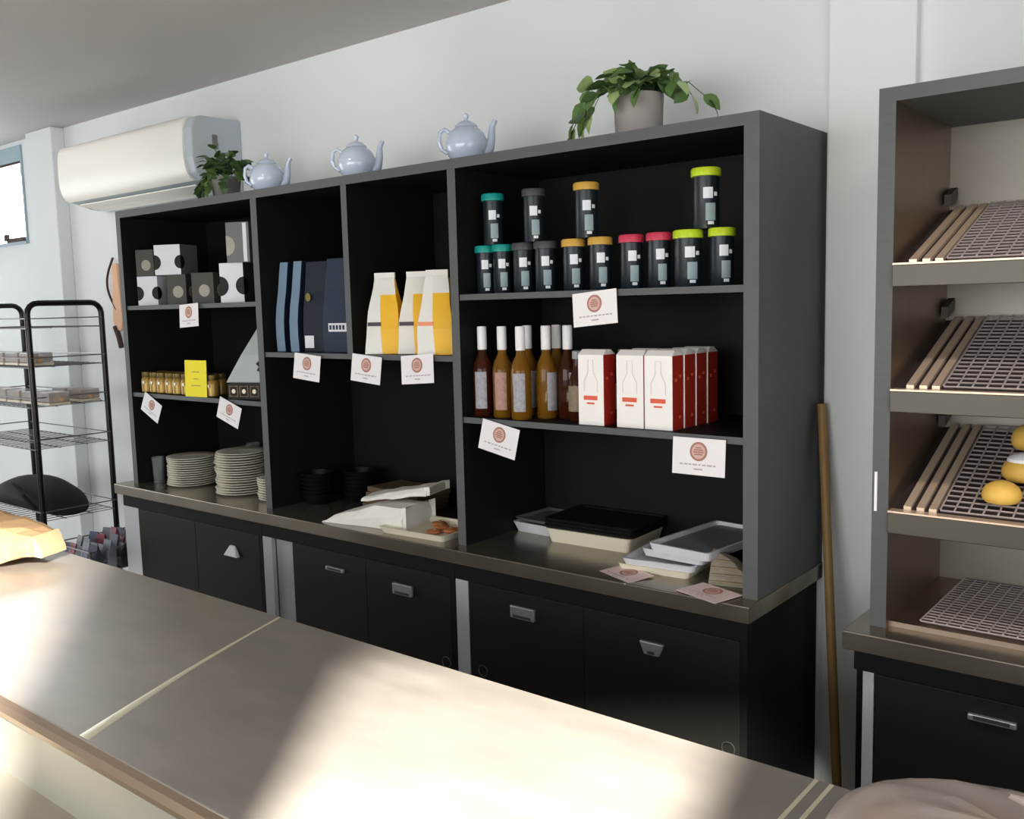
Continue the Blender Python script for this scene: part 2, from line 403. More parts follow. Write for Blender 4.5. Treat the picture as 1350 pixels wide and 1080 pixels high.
base('black base cabinet under the bakery display with a slim bar handle', 3.236, 4.30, [(3.285, 3.78, 3.53, .752, 'slim'), (3.782, 4.28, 4.1, .75, 'slim')], stile=(3.257, 3.281), y0=-.045)
# buns on the third sloped shelf
def bun(loc, s, label, icing):
    t = thing('bun', label, 'bread', loc, group='glazed buns on the lowest sloped shelf')
    m = MB(); m.lathe([(.012, 0), (.040, .004), (.048, .02), (.044, .040), (.028, .054), (.008, .060)], seg=18)
    m.xf(Matrix.Scale(s, 4)); m.build('dough', 'bun_yellow', t, smooth=True, sub=1)
    if icing:
        m = MB(); m.lathe([(.036, .044), (.037, .052), (.024, .061), (.006, .066)], seg=18, cap0=False); m.xf(Matrix.Scale(s, 4)); m.build('icing', 'icing', t, smooth=True, sub=1)
zs = lambda y: .9+.272+(y+.02)*.36+.006
bun((3.513, .055, zs(.055)-.006), .88, 'golden bun at the front left of the lowest sloped shelf', False)
bun((3.540, .150, zs(.150)-.006), 1.05, 'white iced bun behind the front golden bun on the lowest sloped shelf', True)
bun((3.535, .290, zs(.290)-.006), 1.15, 'golden bun at the back of the lowest sloped shelf', False)
bun((3.66, .09, zs(.09)-.006), 1.15, 'second iced bun from the left at the front of the lowest sloped shelf', True)

# ------------------------------------------------------------ air conditioner
ac = thing('air_conditioner', 'white wall mounted air conditioner above the left end of the shelving', 'air conditioner', (0, WY, 0))
pr = [(0, 2.495), (-.20, 2.495), (-.232, 2.485), (-.25, 2.44), (-.252, 2.32), (-.235, 2.255), (-.205, 2.225), (-.10, 2.195), (0, 2.19)]
m = MB(); m.rings([[(x, y, z) for y, z in pr] for x in (-.85, .33)], ms=[0]); body = m.build('body', 'ac_grey', ac, bevel=.006)
pf = [(-.200, 2.498), (-.225, 2.496), (-.243, 2.486), (-.252, 2.465), (-.257, 2.43), (-.259, 2.38), (-.259, 2.33), (-.255, 2.29), (-.246, 2.26), (-.233, 2.238), (-.215, 2.224), (-.20, 2.23)]
m = MB(); m.rings([[(x, y, z) for y, z in pf] for x in (-.852, .27)]); m.build('front_panel', 'ac_white', ac, smooth=True)
m = MB()
for k in range(3):
    y = -.185+.045*k; z = 2.214-.007*k
    m = MB(); m.rings([[(x, y, z), (x, y+.038, z-.011), (x, y+.038, z-.016), (x, y, z-.005)] for x in (-.80, .24)]); m.build('louvre', 'ac_white', ac)
B(.3305, .333, -.15, -.125, 2.36, 2.42).build('indicator', 'ac_dark', ac)

# ------------------------------------------------------------ teapots
def teapot(loc, label, rz):
    t = thing('teapot', label, 'teapot', loc, rz, group='blue-grey teapots on top of the shelving')
    m = MB(); m.lathe([(.042, 0), (.046, .004), (.058, .020), (.066, .044), (.066, .064), (.055, .090), (.038, .106), (.033, .109)], seg=28); m.build('body', 'teapot_glaze', t, smooth=True)
    m = MB(); m.lathe([(.036, .108), (.035, .113), (.022, .123), (.008, .128), (.005, .132), (.009, .139), (.008, .147), (.002, .151)], seg=24); m.build('lid', 'teapot_glaze', t, smooth=True)
    m = MB(); m.tube([(.050, 0, .028), (.070, 0, .044), (.078, 0, .072), (.081, 0, .108), (.091, 0, .128)], [.022, .018, .013, .009, .008], 12); m.build('spout', 'teapot_glaze', t, smooth=True)
    m = MB(); m.tube([(-.052, 0, .092), (-.068, 0, .104), (-.083, 0, .094), (-.086, 0, .066), (-.078, 0, .042), (-.060, 0, .030)], .0065, 10); m.build('handle', 'teapot_glaze', t, smooth=True)
    return t
tp = teapot((.95, .10, 2.1), 'blue-grey teapot beside the small leafy plant', R(38))
dup(tp, 'blue-grey teapot in the middle of the shelving top, second from the plant on the left', (1.455, .10, 2.1))
dup(tp, 'blue-grey teapot nearest the large trailing plant', (1.962, .10, 2.1))

# ------------------------------------------------------------ plants
def leafmesh(w=.5, curl=.15):
    m = MB(); rows = [(0, .06), (.2, .75), (.45, 1.0), (.7, .75), (.9, .3), (1.0, .03)]
    up = []; 
    for t, wd in rows:
        z = -curl*t*t*.9; hw = w/2*wd
        up.append([(t, -hw, z+.05*wd), (t, 0, z), (t, hw, z+.05*wd)])
    for k in range(len(up)-1):
        for j in range(2):
            m.poly([up[k][j], up[k+1][j], up[k+1][j+1], up[k][j+1]])
            m.poly([(p[0], p[1], p[2]-.012) for p in (up[k][j+1], up[k+1][j+1], up[k+1][j], up[k][j])])
    return m
leaf_me = {}
for nm in ('leaf_dark', 'leaf_mid', 'leaf_light'):
    o = leafmesh(.84, .3).build('leaf', nm, smooth=True); leaf_me[nm] = o.data; bpy.data.objects.remove(o)
def add_leaf(parent, p, d, size, nm, roll_=0):
    o = bpy.data.objects.new('leaf', leaf_me[nm]); C.objects.link(o); o.parent = parent
    d = Vector(d).normalized(); q = d.to_track_quat('X', 'Z') @ Matrix.Rotation(roll_, 3, 'X').to_quaternion()
    o.rotation_mode = 'QUATERNION'; o.rotation_quaternion = q; o.location = p; o.scale = (size,)*3
def plant(loc, label, pot, potmat, stems, leafn, size, mats):
    t = thing('potted_plant', label, 'plant', loc)
    r0_, r1_, h = pot
    m = MB(); m.lathe([(r0_, 0), (r0_+.002, .004), (r1_, h), (r1_-.006, h), (r1_-.008, h-.012)], seg=28, cap1=False); m.build('pot', potmat, t, smooth=True)
    m = MB(); m.lathe([(r1_-.009, h-.014), (.004, h-.008)], seg=20, cap0=False); m.build('soil', 'soil', t)
    sm = MB()
    for pts in stems:
        pts = [Vector(p) for p in pts]
        fine = []
        for k in range(len(pts)-1):
            for j in range(4): fine.append(pts[k].lerp(pts[k+1], j/4))
        fine.append(pts[-1]); sm.tube(fine, .0013, 5)
        n = max(2, int(leafn*len(pts)/4))
        for k in range(n):
            u = .25+.75*(k+.6)/n; i = min(len(fine)-2, int(u*(len(fine)-1))); p = fine[i]; tdir = (fine[i+1]-fine[i]).normalized()
            side = Vector((random.uniform(-1, 1), random.uniform(-1, .6), random.uniform(-.5, .5)))
            add_leaf(t, p, tdir*.6+side, size*random.uniform(.75, 1.2), random.choice(mats), random.uniform(-.9, .9))
        add_leaf(t, pts[-1], (pts[-1]-pts[-2])+Vector((0, 0, -.01)), size*.9, random.choice(mats))
    sm.build('stems', 'stem', t)
    return t
st = []
for k in range(15):
    a = 2*PI*k/15+random.uniform(-.2, .2); l = random.uniform(.05, .105); h = random.uniform(.03, .09)
    st.append([(0, 0, .07), (.03*math.cos(a), .03*math.sin(a), .10+h*.6), (l*math.cos(a), l*math.sin(a), .10+h-.02*random.random())])
for a, l, d in ((215, .10, -.045), (240, .085, -.05), (190, .10, .0), (-40, .09, -.03), (260, .075, -.04), (20, .10, .0)):
    a = R(a); st.append([(0, 0, .07), (.05*math.cos(a), .05*math.sin(a), .11), (l*math.cos(a), l*math.sin(a), .085+d*.4), (l*1.08*math.cos(a), l*1.08*math.sin(a), .08+d)])
plant((.675, .105, 2.1), 'small dark leafy plant in a grey pot at the left of the shelving top', (.048, .060, .085), 'pot_grey', st, 6, .046, ['leaf_dark', 'leaf_dark', 'leaf_mid'])
st = []
for k in range(11):
    a = 2*PI*k/11+random.uniform(-.2, .2); l = random.uniform(.03, .08); h = random.uniform(.0, .045)
    st.append([(0, 0, .09), (.02*math.cos(a), .02*math.sin(a), .13+h*.5), (l*math.cos(a), l*math.sin(a), .13+h)])
for tgt in (((-.13, -.05, .14), (-.17, -.07, .05)), ((-.10, -.07, .15), (-.12, -.09, .03)), ((-.08, -.05, .14), (-.10, -.08, .07)), ((-.06, -.06, .13), (-.07, -.10, .11)), ((-.15, -.03, .11), (-.19, -.06, .02)),
            ((.10, .03, .16), (.14, .04, .10)), ((.09, -.01, .15), (.13, -.02, .13)), ((.06, -.06, .14), (.05, -.08, .115)), ((.0, -.07, .14), (-.01, -.085, .11)), ((.12, .06, .14), (.17, .08, .09))):
    st.append([(0, 0, .09), (tgt[0][0]*.4, tgt[0][1]*.4, .145), tgt[0], tgt[1]])
rp = plant((2.573, .12, 2.1), 'large trailing plant with pale green leaves in a ribbed grey pot', (.062, .069, .112), 'pot_ribbed', st, 4.2, .060, ['leaf_dark', 'leaf_mid', 'leaf_mid', 'leaf_light'])

# ------------------------------------------------------------ mug boxes (bay 1, top shelf)
ORD = ['first', 'second', 'third', 'fourth', 'fifth', 'sixth', 'seventh', 'eighth', 'ninth', 'tenth', 'eleventh', 'twelfth', 'thirteenth', 'fourteenth', 'fifteenth', 'sixteenth', 'seventeenth']
G1 = 'boxed mugs on the top left shelf'
def mugbox(loc, label, w_, h, kind, rz=R(24)):
    t = thing('mug_box', label, 'box', loc, rz, G1)
    a = w_/2
    if kind == 'white': B(-a, a, -a, a, 0, h).build('carton', 'box_white', t, bevel=.001)
    elif kind == 'halfdark': B(-a, a, -a, a, 0, h, m=0, right=1).build('carton', ['box_white', 'box_brown'], t, bevel=.001)
    elif kind == 'stripe':
        B(-a, a, -a, a, 0, h).build('carton', 'box_grey', t, bevel=.001)
        B(a-.026, a-.010, -a-.0012, -a-.0002, .002, h-.004).build('stripe', 'box_white', t)
    elif kind == 'whitegrey': B(-a, a, -a, a, 0, h, right=1).build('carton', ['box_white', 'box_grey'], t, bevel=.001)
    else: B(-a, a, -a, a, 0, h).build('carton', 'box_brown', t, bevel=.001)
    wm = 'mug_pale' if kind in ('brown', 'stripe') else 'box_black'
    zc = h*.42; r = h*.25
    if kind in ('brown',):
        MB().disc((a*.15, -a-.0012, zc), r*.8, 18, 'y', .001).build('round_window', wm, t)
        MB().disc((a+.0002, 0, zc), r*.8, 18, 'x', .001).build('round_window', wm, t)
    else:
        MB().disc((-a, -a-.0012, zc), r, 12, 'y', .001, a0=-PI/2, a1=PI/2).build('round_window', wm, t)
        if kind != 'stripe':
            MB().disc((a, -a-.0012, zc), r*.9, 12, 'y', .001, a0=PI/2, a1=3*PI/2).build('round_window', wm, t)
            MB().disc((a+.0002, -a, zc), r*.9, 12, 'x', .001, a0=-PI/2, a1=PI/2).build('round_window', wm, t)
    return t
sA = 1.69
mugbox((.128, .088, sA), 'white mug box with black round windows, bottom left of the pile', .10, .125, 'white')
mugbox((.350, .088, sA), 'dark brown mug box with pale round windows, beside the white box at the bottom', .09, .125, 'brown')
mugbox((.545, .088, sA), 'dark brown mug box, rightmost in the bottom row of the left pile', .10, .125, 'brown')
mugbox((.112, .088, sA+.125), 'dark brown mug box on top of the left pile at its left end', .088, .115, 'brown')
mugbox((.305, .092, sA+.125), 'white mug box with grey side on top of the left pile', .125, .125, 'whitegrey')
mugbox((.738, .095, sA), 'tall white mug box with a dark side, in the right stack', .105, .155, 'halfdark')
mugbox((.782, .100, sA+.155), 'grey mug box with a white stripe on top of the right stack', .10, .155, 'stripe')

# ------------------------------------------------------------ gold jars etc. (bay 1, second shelf)
sB = 1.31
def jar(loc, label, s=1):
    t = thing('gold_jar', label, 'jar', loc, group='small gold jars on the second left shelf')
    m = MB(); m.lathe([(.020, 0), (.026, .004), (.027, .05), (.024, .062), (.020, .068)], seg=14); m.build('glass', 'gold_jar', t, smooth=True)
    m = MB(); m.lathe([(.022, .068), (.023, .070), (.023, .088), (.021, .090)], seg=14); m.build('lid', 'jar_lid', t, smooth=True)
    MB().disc((.012, -.0275, .045), .007, 10, 'y', .003).build('seal', 'bead_white', t)
    return t
ROWL = 'small gold jar, %s from the left in the front row of the second left shelf'
j0 = jar((.085, .050, sB), ROWL % 'first')
for k in range(1, 9):
    if k in (7,): pass
    dup(j0, ROWL % ORD[k], (.085+.062*k, .050+(.002 if k % 2 else 0)+(.02 if k in (6, 7) else 0), sB))
for k in range(8):
    dup(j0, 'small gold jar, %s from the left in the back row of the second left shelf' % ORD[k], (.10+.064*k, .112, sB))
yc = thing('notice_card', 'bright yellow card standing in front of the gold jars', 'card', (.52, .012, sB), R(6), rot=(R(-2), 0, R(4)))
B(-.070, .070, -.001, .001, 0, .150).build('card_sheet', 'yellow_card', yc)
for k, wd in enumerate((.05, .03, .06)): B(-wd/2, wd/2, -.0016, -.001, .10-.028*k, .104-.028*k).build('printed_line', 'gold_jar', yc)
bxm = thing('biscuit_box', 'low dark box with tan framed windows at the right of the second left shelf', 'box', (.80, .085, sB), R(16))
B(-.075, .115, -.055, .055, 0, .062).build('carton', 'dark_box', bxm, bevel=.001)
for x in (-.045, .005, .055):
    m = MB(); m.tube([(x-.019, -.0560, .012), (x+.019, -.0560, .012), (x+.019, -.0560, .052), (x-.019, -.0560, .052)], .003, 4, closed=True); m.build('window_frame', 'tan_box', bxm)
    MB().disc((x, -.0575, .032), .009, 12, 'y', .002).build('badge', 'bead_white', bxm)
tb = thing('gift_bag', 'silver grey cone shaped bag standing on the low dark box', 'bag', (.80, .105, sB+.0625), R(18))
m = MB(); m.rings([[(-.115, -.04, 0), (.085, -.04, 0), (.085, .04, 0), (-.115, .04, 0)], [(-.045, -.028, .11), (.08, -.028, .11), (.08, .028, .11), (-.045, .028, .11)], [(.030, -.004, .225), (.075, -.004, .225), (.075, .004, .225), (.030, .004, .225)]])
m.build('foil', 'silver_foil', tb, bevel=.003)
m = MB(); m.lathe([(.004, 0), (.014, .006), (.006, .02), (.016, .032), (.003, .045)], seg=8); m.build('ribbon', 'dark_box', tb, loc=(.062, -.052, .045))

# plates
def plates(loc, label, n, r, h, jit=.003):
    for k in range(n):
        m_ = plate_me
        o = thing('plate', label(k, n), 'plate', (loc[0]+random.uniform(-jit, jit), loc[1]+random.uniform(-jit, jit), loc[2]+k*h), group=label(-1, n))
        p = bpy.data.objects.new('dish', m_); C.objects.link(p); p.parent = o; p.scale = (r, r, 1)
m = MB(); m.lathe([(.55, 0), (.60, .001), (.98, .008), (1.0, .010), (.98, .0115), (.62, .004), (.05, .003)], seg=36)
o = m.build('dish', 'plate_glaze', smooth=True); plate_me = o.data; bpy.data.objects.remove(o)
def lab(where, grp):
    def f(k, n):
        if k == -1: return grp
        return ('white plate on top of ' if k == n-1 else 'white plate at the bottom of ' if k == 0 else ORD[k]+' white plate up from the bottom of ')+where
    return f
plates((.262, .135, .9), lab('the left plate stack', 'left stack of white plates'), 13, .108, .0098)
plates((.620, .140, .9), lab('the tall middle plate stack', 'middle stack of white plates'), 17, .108, .0104, .005)
plates((.868, .120, .9), lab('the short stack beside the divider', 'right stack of small plates'), 9, .068, .0103)
def tumbler(loc, label, r, h):
    t = thing('glass_tumbler', label, 'glass', loc)
    MB().lathe([(r*.8, 0), (r, h), (r-.003, h), (r*.8-.003, .006), (.003, .006)], seg=20).build('bowl', 'clear_glass', t, smooth=True)
    MB().lathe([(r*.82, -.0), (r*.8+.001, .006)], seg=20).build('foot', 'clear_glass', t, smooth=True)
    return t
tumbler((.083, .075, .9), 'clear glass tumbler left of the plates', .028, .115)
for k, (x, y) in enumerate([(.45, .28), (.40, .36)]):
    t = thing('wine_glass', ['stemmed glass behind the two plate stacks', 'stemmed glass in the back corner behind the left plates'][k], 'glass', (x, y, .9))
    MB().lathe([(.033, 0), (.030, .003), (.005, .008), (.004, .07), (.02, .085), (.034, .12), (.030, .165), (.028, .165), (.031, .12), (.003, .09)], seg=18).build('goblet', 'clear_glass', t, smooth=True)

# ------------------------------------------------------------ bay 2 shelf: pouches and coffee bags
sC = 1.50
def pouch(loc, label, cols, w_, d_, h, rz, name='pouch', group=None, band=None, extra=None, cat='bag'):
    """gusseted pouch: cols = front/back, gusset; narrows to a flat sealed top"""
    t = thing(name, label, cat, loc, rz, group)
    m = MB(); N = 9
    def ring(u):
        z = h*u; a = w_/2*(1-.10*max(0, u-.55)/.45); b = d_/2*(1-max(0, u-.35)/.65*.92)*(1+.10*math.sin(PI*min(1, u*1.4)))
        g = b*.55*(u if u > .2 else .2)
        bl = .004*math.sin(u*9+w_*40)
        return [(-a, -b, z), (0, -b-.008*math.sin(PI*u)+bl*.3, z), (a, -b, z), (a-g*.9-.002, 0, z), (a, b, z), (0, b+.006*math.sin(PI*u), z), (-a, b, z), (-a+g*.9+.002, 0, z)]
    rs = [ring(k/(N-1)) for k in range(N)]
    i = 0
    for r in rs: m.v += r
    for k in range(N-1):
        for j in range(8):
            a = k*8+j; b = k*8+(j+1) % 8; m.f.append((a, b, b+8, a+8))
            side = j in (2, 3, 6, 7)
            mi = 1 if side else 0
            if not side and band and band[0] <= k < band[1]: mi = 2
            m.m.append(mi)
    m.f.append(tuple(reversed(range(8)))); m.m.append(0); m.f.append(tuple((N-1)*8+j for j in range(8))); m.m.append(0)
    m.build('pouch_body', cols, t, smooth=False, bevel=.0015)
    m = MB(); a = w_/2*.9; m.box(-a, a, -.003, .003, h-.002, h+.012); m.build('top_seal', cols[0], t)
    return t
GN = 'navy pouches with pale blue sides on the middle shelf'
def flatbag(loc, label, w_, d_, h, rz, frontm, sidem):
    t = thing('gift_pouch', label, 'bag', loc, rz, GN)
    m = MB(); n = 7; rs = []
    for k in range(n):
        u = k/(n-1); dd = d_/2*(1-.75*max(0, u-.45)/.55)*(1+.08*math.sin(u*7)); a = w_/2*(1-.03*u)
        rs.append([(-a, -dd, h*u), (a, -dd, h*u), (a, dd, h*u), (-a, dd, h*u)])
    for r in rs: m.v += r
    for k in range(n-1):
        for j in range(4):
            a = k*4+j; b = k*4+(j+1) % 4; m.f.append((a, b, b+4, a+4)); m.m.append([0, 1, 0, 1][j])
    m.f.append((3, 2, 1, 0)); m.m.append(0); m.f.append(tuple((n-1)*4+j for j in range(4))); m.m.append(0)
    m.build('pouch_body', [frontm, sidem], t, bevel=.002)
    return t
f1 = flatbag((1.085, .225, sC), 'navy pouch with pale blue side, leftmost against the divider', .12, .055, .335, R(60), 'navy_deep', 'navy')
# pale gussets seen towards the camera: separate slim panels
def gusset(x, y, rz, label):
    t = flatbag((x, y, sC), label, .038, .11, .335, rz, 'pale_blue', 'navy')
    return t
gusset(1.030, .105, R(16), 'pale blue fronted slim pouch, leftmost on the middle shelf')
gusset(1.118, .100, R(16), 'pale blue fronted slim pouch, second on the middle shelf')
b3 = flatbag((1.215, .105, sC), 'dark navy pouch with a small square white label', .10, .075, .330, R(10), 'navy_deep', 'navy_deep')
B(-.042, .0, -.0425, -.041, .015, .060).build('square_label', 'box_white', b3)
MB().disc((-.02, -.041, .20), .012, 14, 'y', .002, rz=1.3).build('emblem', 'brass', b3)
b4 = flatbag((1.375, .100, sC), 'navy pouch beside the thin divider with a white name tag', .165, .085, .335, R(8), 'navy', 'navy_deep')
nt = B(-.055, .03, -.0465, -.0445, .075, .105).build('name_tag', 'box_white', b4)
for k in range(5): B(-.050+.015*k, -.040+.015*k, -.0472, -.0466, .082, .098).build('lettering', 'navy', nt)

GY = 'yellow and white coffee bags on the middle shelf'
def coffee(x, y, label, rz, band):
    t = thing('coffee_bag', label, 'bag', (x, y, sC), rz, GY)
    N = 10; w_, d_, h = .125, .085, .255; rs = []; m = MB()
    def A(u): return w_/2*(1-.42*u**1.8)+.002*math.sin(u*11+x*9)
    def Bd(u): return d_/2*(1-.90*max(0, u-.30)/.70)*(1+.06*math.sin(u*8+x*5))
    for k in range(N):
        u = k/(N-1); a, b, z = A(u), Bd(u), h*u; sp = a*(.02-.30*u)
        rs.append([(-a, -b, z), (sp, -b-.004, z), (a, -b*.95, z), (a-.006-.3*b*u, 0, z), (a, b, z), (0, b, z), (-a, b, z), (-a+.006+.3*b*u, 0, z)])
    for r in rs: m.v += r
    for k in range(N-1):
        for j in range(8):
            p = k*8+j; q = k*8+(j+1) % 8; m.f.append((p, q, q+8, p+8)); white = j == 0 or j in (4, 5)
            m.m.append(0 if (white or (j == 1 and k >= 7)) else 1)
    m.f.append(tuple(reversed(range(8)))); m.m.append(0); m.f.append(tuple((N-1)*8+j for j in range(8))); m.m.append(0)
    m.build('pouch_body', ['bag_white', 'bag_yellow'], t, bevel=.0015)
    B(-A(1), A(1), -.004, .004, h-.001, h+.018).build('top_seal', 'bag_white', t)
    u = .37; m = MB(); m.rings([[(-A(u)+.004, -Bd(u)-.0035, h*u), (-.004, -Bd(u)-.0065, h*u), (-.004, -Bd(u+.05)-.0065, h*(u+.05)), (-A(u)+.004, -Bd(u+.05)-.0035, h*(u+.05))], [(-A(u)+.004, -Bd(u)+.002, h*u), (-.004, -Bd(u), h*u), (-.004, -Bd(u+.05), h*(u+.05)), (-A(u)+.004, -Bd(u+.05)+.002, h*(u+.05))]])
    m.build('printed_band', band, t)
    return t
coffee(1.600, .072, 'yellow and white coffee bag, leftmost of the three', R(24), 'bag_band')
coffee(1.722, .105, 'yellow and white coffee bag, in the middle behind the other two', R(24), 'bag_band')
coffee(1.845, .070, 'coffee bag with a pinkish band, rightmost of the three', R(24), 'bag_orange')

# ------------------------------------------------------------ tins (bay 3, top shelf)
GT = 'lidded tea tins on the top right shelf'
def tin(loc, label, lid, r=.030, h=.148, rz=R(35)):
    t = thing('tea_tin', label, 'tin', loc, rz, GT)
    hb = h-.022
    MB().lathe([(r-.002, 0), (r, .003), (r, hb)], seg=24).build('canister', 'tin_black', t, smooth=True)
    MB().lathe([(r+.0005, hb), (r+.005, hb+.001), (r+.005, h-.004), (r+.002, h)], seg=24).build('lid', 'lid_'+lid, t, smooth=True)
    def patch(a0, a1, z0, z1, nm, mm):
        n = 5; q = MB(); rs = []
        for k in range(n):
            a = R(a0+(a1-a0)*k/(n-1)); rs.append([((r+d)*math.cos(a), (r+d)*math.sin(a), z) for d, z in ((.0003, z0), (.001, z0), (.001, z1), (.0003, z1))])
        q.rings(rs); q.build(nm, mm, t)
    patch(-110, -68, .076, .104, 'white_print', 'tin_label')
    patch(-100, -56, .020, .064, 'info_print', 'tin_label_dim')
    patch(-90, -64, .010, .018, 'white_print', 'tin_label')
    patch(-62, -45, .082, .092, 'white_print', 'tin_label')
    return t
xs = [(2.033, 'teal'), (2.101, 'teal'), (2.183, 'black'), (2.266, 'black'), (2.368, 'gold'), (2.460, 'gold'), (2.563, 'red'), (2.650, 'red'), (2.744, 'lime'), (2.835, 'lime')]
yt = .092
names = {0: 'teal lidded tin, left of the bottom pair', 1: 'teal lidded tin, right of the bottom pair', 2: 'black lidded tin, left of the bottom pair', 3: 'black lidded tin, right of the bottom pair', 4: 'gold lidded tin, left of the bottom pair', 5: 'gold lidded tin, right of the bottom pair', 6: 'pink-red lidded tin on the left', 7: 'pink-red lidded tin on the right', 8: 'lime lidded tin, left of the bottom pair', 9: 'lime lidded tin at the far right end of the row'}
for k, (x, c) in enumerate(xs):
    big = .035 if k == 8 else (.0282 if k < 2 else .0305)
    tin((x, yt-(.012 if k == 8 else 0), sA), names[k], c, big)
for x, c, r_ in ((2.068, 'teal', .030), (2.226, 'black', .030), (2.415, 'gold', .032), (2.790, 'lime', .034)):
    tin((x, yt, sA+.148), c+' lidded tin stacked on top of the '+c+' pair', c, r_, .155)

# ------------------------------------------------------------ bottles (bay 3, middle shelf)
def bottle(loc, label, glass='amber_glass', lab_='bottle_label', rz=R(30)):
    t = thing('bottle', label, 'bottle', loc, rz, 'white capped bottles on the middle right shelf')
    MB().lathe([(.028, 0), (.031, .004), (.031, .145), (.027, .168), (.015, .192), (.0115, .215)], seg=24).build('glass', glass, t, smooth=True)
    MB().lathe([(.0145, .208), (.015, .209), (.015, .277), (.0135, .280)], seg=18).build('cap', 'cap_white', t, smooth=True)
    n = 7; q = MB(); rs = []
    for k in range(n):
        a = R(-130+70*k/(n-1)); rs.append([((.031+d)*math.cos(a), (.031+d)*math.sin(a), z) for d, z in ((.0003, .025), (.001, .025), (.001, .140), (.0003, .140))])
    q.rings(rs); q.build('label_strip', lab_, t)
    return t
bottle((2.030, .068, sB), 'white capped bottle with dark contents, leftmost on its shelf', 'brown_glass')
bottle((2.110, .068, sB), 'white capped bottle with a pinkish label, second from the left', 'amber_glass', 'bottle_label_pink')
bottle((2.195, .052, sB), 'white capped bottle with pale label, front one of the amber cluster', 'amber_glass')
for x, y, l in ((2.145, .150, 'amber bottle behind and left of the front cluster bottle'), (2.246, .112, 'amber bottle just right of the front cluster bottle'), (2.232, .185, 'amber bottle at the back of the cluster'), (2.306, .140, 'white capped bottle at the right end of the cluster')):
    bottle((x, y, sB), l, 'amber_glass' if x != 2.306 else 'brown_glass', 'bottle_label', R(80))
def small(loc, label):
    t = thing('small_bottle', label, 'bottle', loc, R(25), 'small grey capped bottles behind the cartons')
    MB().lathe([(.024, 0), (.027, .004), (.027, .115), (.018, .140), (.013, .155), (.0125, .185)], seg=20).build('glass', 'brown_glass', t, smooth=True)
    MB().lathe([(.014, .183), (.015, .184), (.015, .205), (.012, .207)], seg=16).build('cap', 'cap_grey', t, smooth=True)
    MB().lathe([(.0277, .03), (.0277, .105)], seg=20, cap0=False, cap1=False).build('label_band', 'small_label', t, smooth=True)
    return t
s0 = small((2.372, .095, sB), 'small dark bottle standing open to view left of the white cartons')
for k, (x, y) in enumerate([(2.405, .190), (2.460, .205), (2.520, .215), (2.585, .225)]):
    dup(s0, 'small grey capped bottle, '+['first', 'second', 'third', 'fourth'][k]+' from the left behind the white cartons', (x, y, sB))
def carton(loc, label, full=True, capm='cap_white'):
    t = thing('bottle_carton', label, 'carton', loc, 0, 'white and red bottle cartons')
    B(-.043, .043, -.030, .030, 0, .200, right=1, left=1).build('carton_box', ['carton_white', 'carton_red'], t, bevel=.001)
    m = MB(); m.rings([[(-.043, -.030, .2), (.043, -.030, .2), (.043, .030, .2), (-.043, .030, .2)], [(-.040, -.012, .214), (.040, -.012, .214), (.040, .012, .214), (-.040, .012, .214)]]); m.build('folded_top', 'carton_white', t)
    if full:
        B(-.024, .022, -.0312, -.0302, .072, .084).build('red_mark', 'carton_mark', t)
        B(-.014, .012, -.0312, -.0302, .060, .065).build('small_print', 'carton_mark', t)
        m = MB(); m.tube([(-.022, -.0306, .095), (-.022, -.0306, .125), (-.009, -.0306, .150), (-.008, -.0306, .185), (.008, -.0306, .185), (.009, -.0306, .150), (.022, -.0306, .125), (.022, -.0306, .095)], .0012, 4); m.build('bottle_outline', 'carton_line', t)
    for z, y in ((.03, .01), (.13, -.012), (.14, .012)): B(.0432, .0440, y-.005, y+.005, z, z+.008).build('side_print', 'carton_mark', t)
    return t
carton((2.463, .060, sB), 'white carton with red mark, leftmost and standing apart')
carton((2.590, .062, sB), 'white carton with red mark, middle of the front three')
carton((2.679, .062, sB), 'white carton with red mark, rightmost of the front three')
for k in range(3): carton((2.681+.002*k, .126+.063*k, sB), ['red sided carton directly behind the rightmost front carton', 'red sided carton third in the right hand file', 'red sided carton last in the right hand file'][k], False)
carton((2.588, .128, sB), 'carton behind the middle front carton', False)

# ------------------------------------------------------------ worktop items, bay 2
def bowl_stack(loc, label, n, r):
    for k in range(n):
        t = thing('black_bowl', ('topmost black bowl of '+label) if k == n-1 else ORD[k]+' black bowl up from the bottom of '+label, 'bowl', (loc[0], loc[1], loc[2]+.016*k), group='stack of black bowls, '+label)
        MB().lathe([(r*.5, 0), (r*.52, .003), (r*.85, .022), (r, .045), (r-.003, .045), (r*.82, .026), (.004, .008)], seg=28).build('bowl_wall', 'black_bowl', t, smooth=True)
bowl_stack((1.075, .165, .9), 'the left stack beside the divider', 6, .065)
bowl_stack((1.185, .285, .9), 'the right stack further back', 6, .065)
for k in range(4):
    t = thing('wooden_board', ['lowest', 'second', 'third', 'topmost'][k]+' brown wooden board stacked behind the white paper bags', 'board', (1.42+.008*k, .300, .9+.0205*k), R(3-2*k))
    B(-.14, .14, -.085, .085, 0, .02).build('board_plank', 'wood_board', t, bevel=.003)
    B(-.03, .03, .086, .10, .006, .014).build('edge_grip', 'wood_board', t)
for k in range(2):
    t = thing('cardboard_box', ['lower', 'upper'][k]+' flat tan box at the back right behind the cookie tray', 'box', (1.835, .350, .9+.046*k), R(2))
    B(-.09, .09, -.06, .06, 0, .034).build('carton', 'yellow_carton', t, bevel=.002)
    B(-.088, .088, -.058, .058, .034, .045).build('carton_lid', 'yellow_carton', t, bevel=.002)
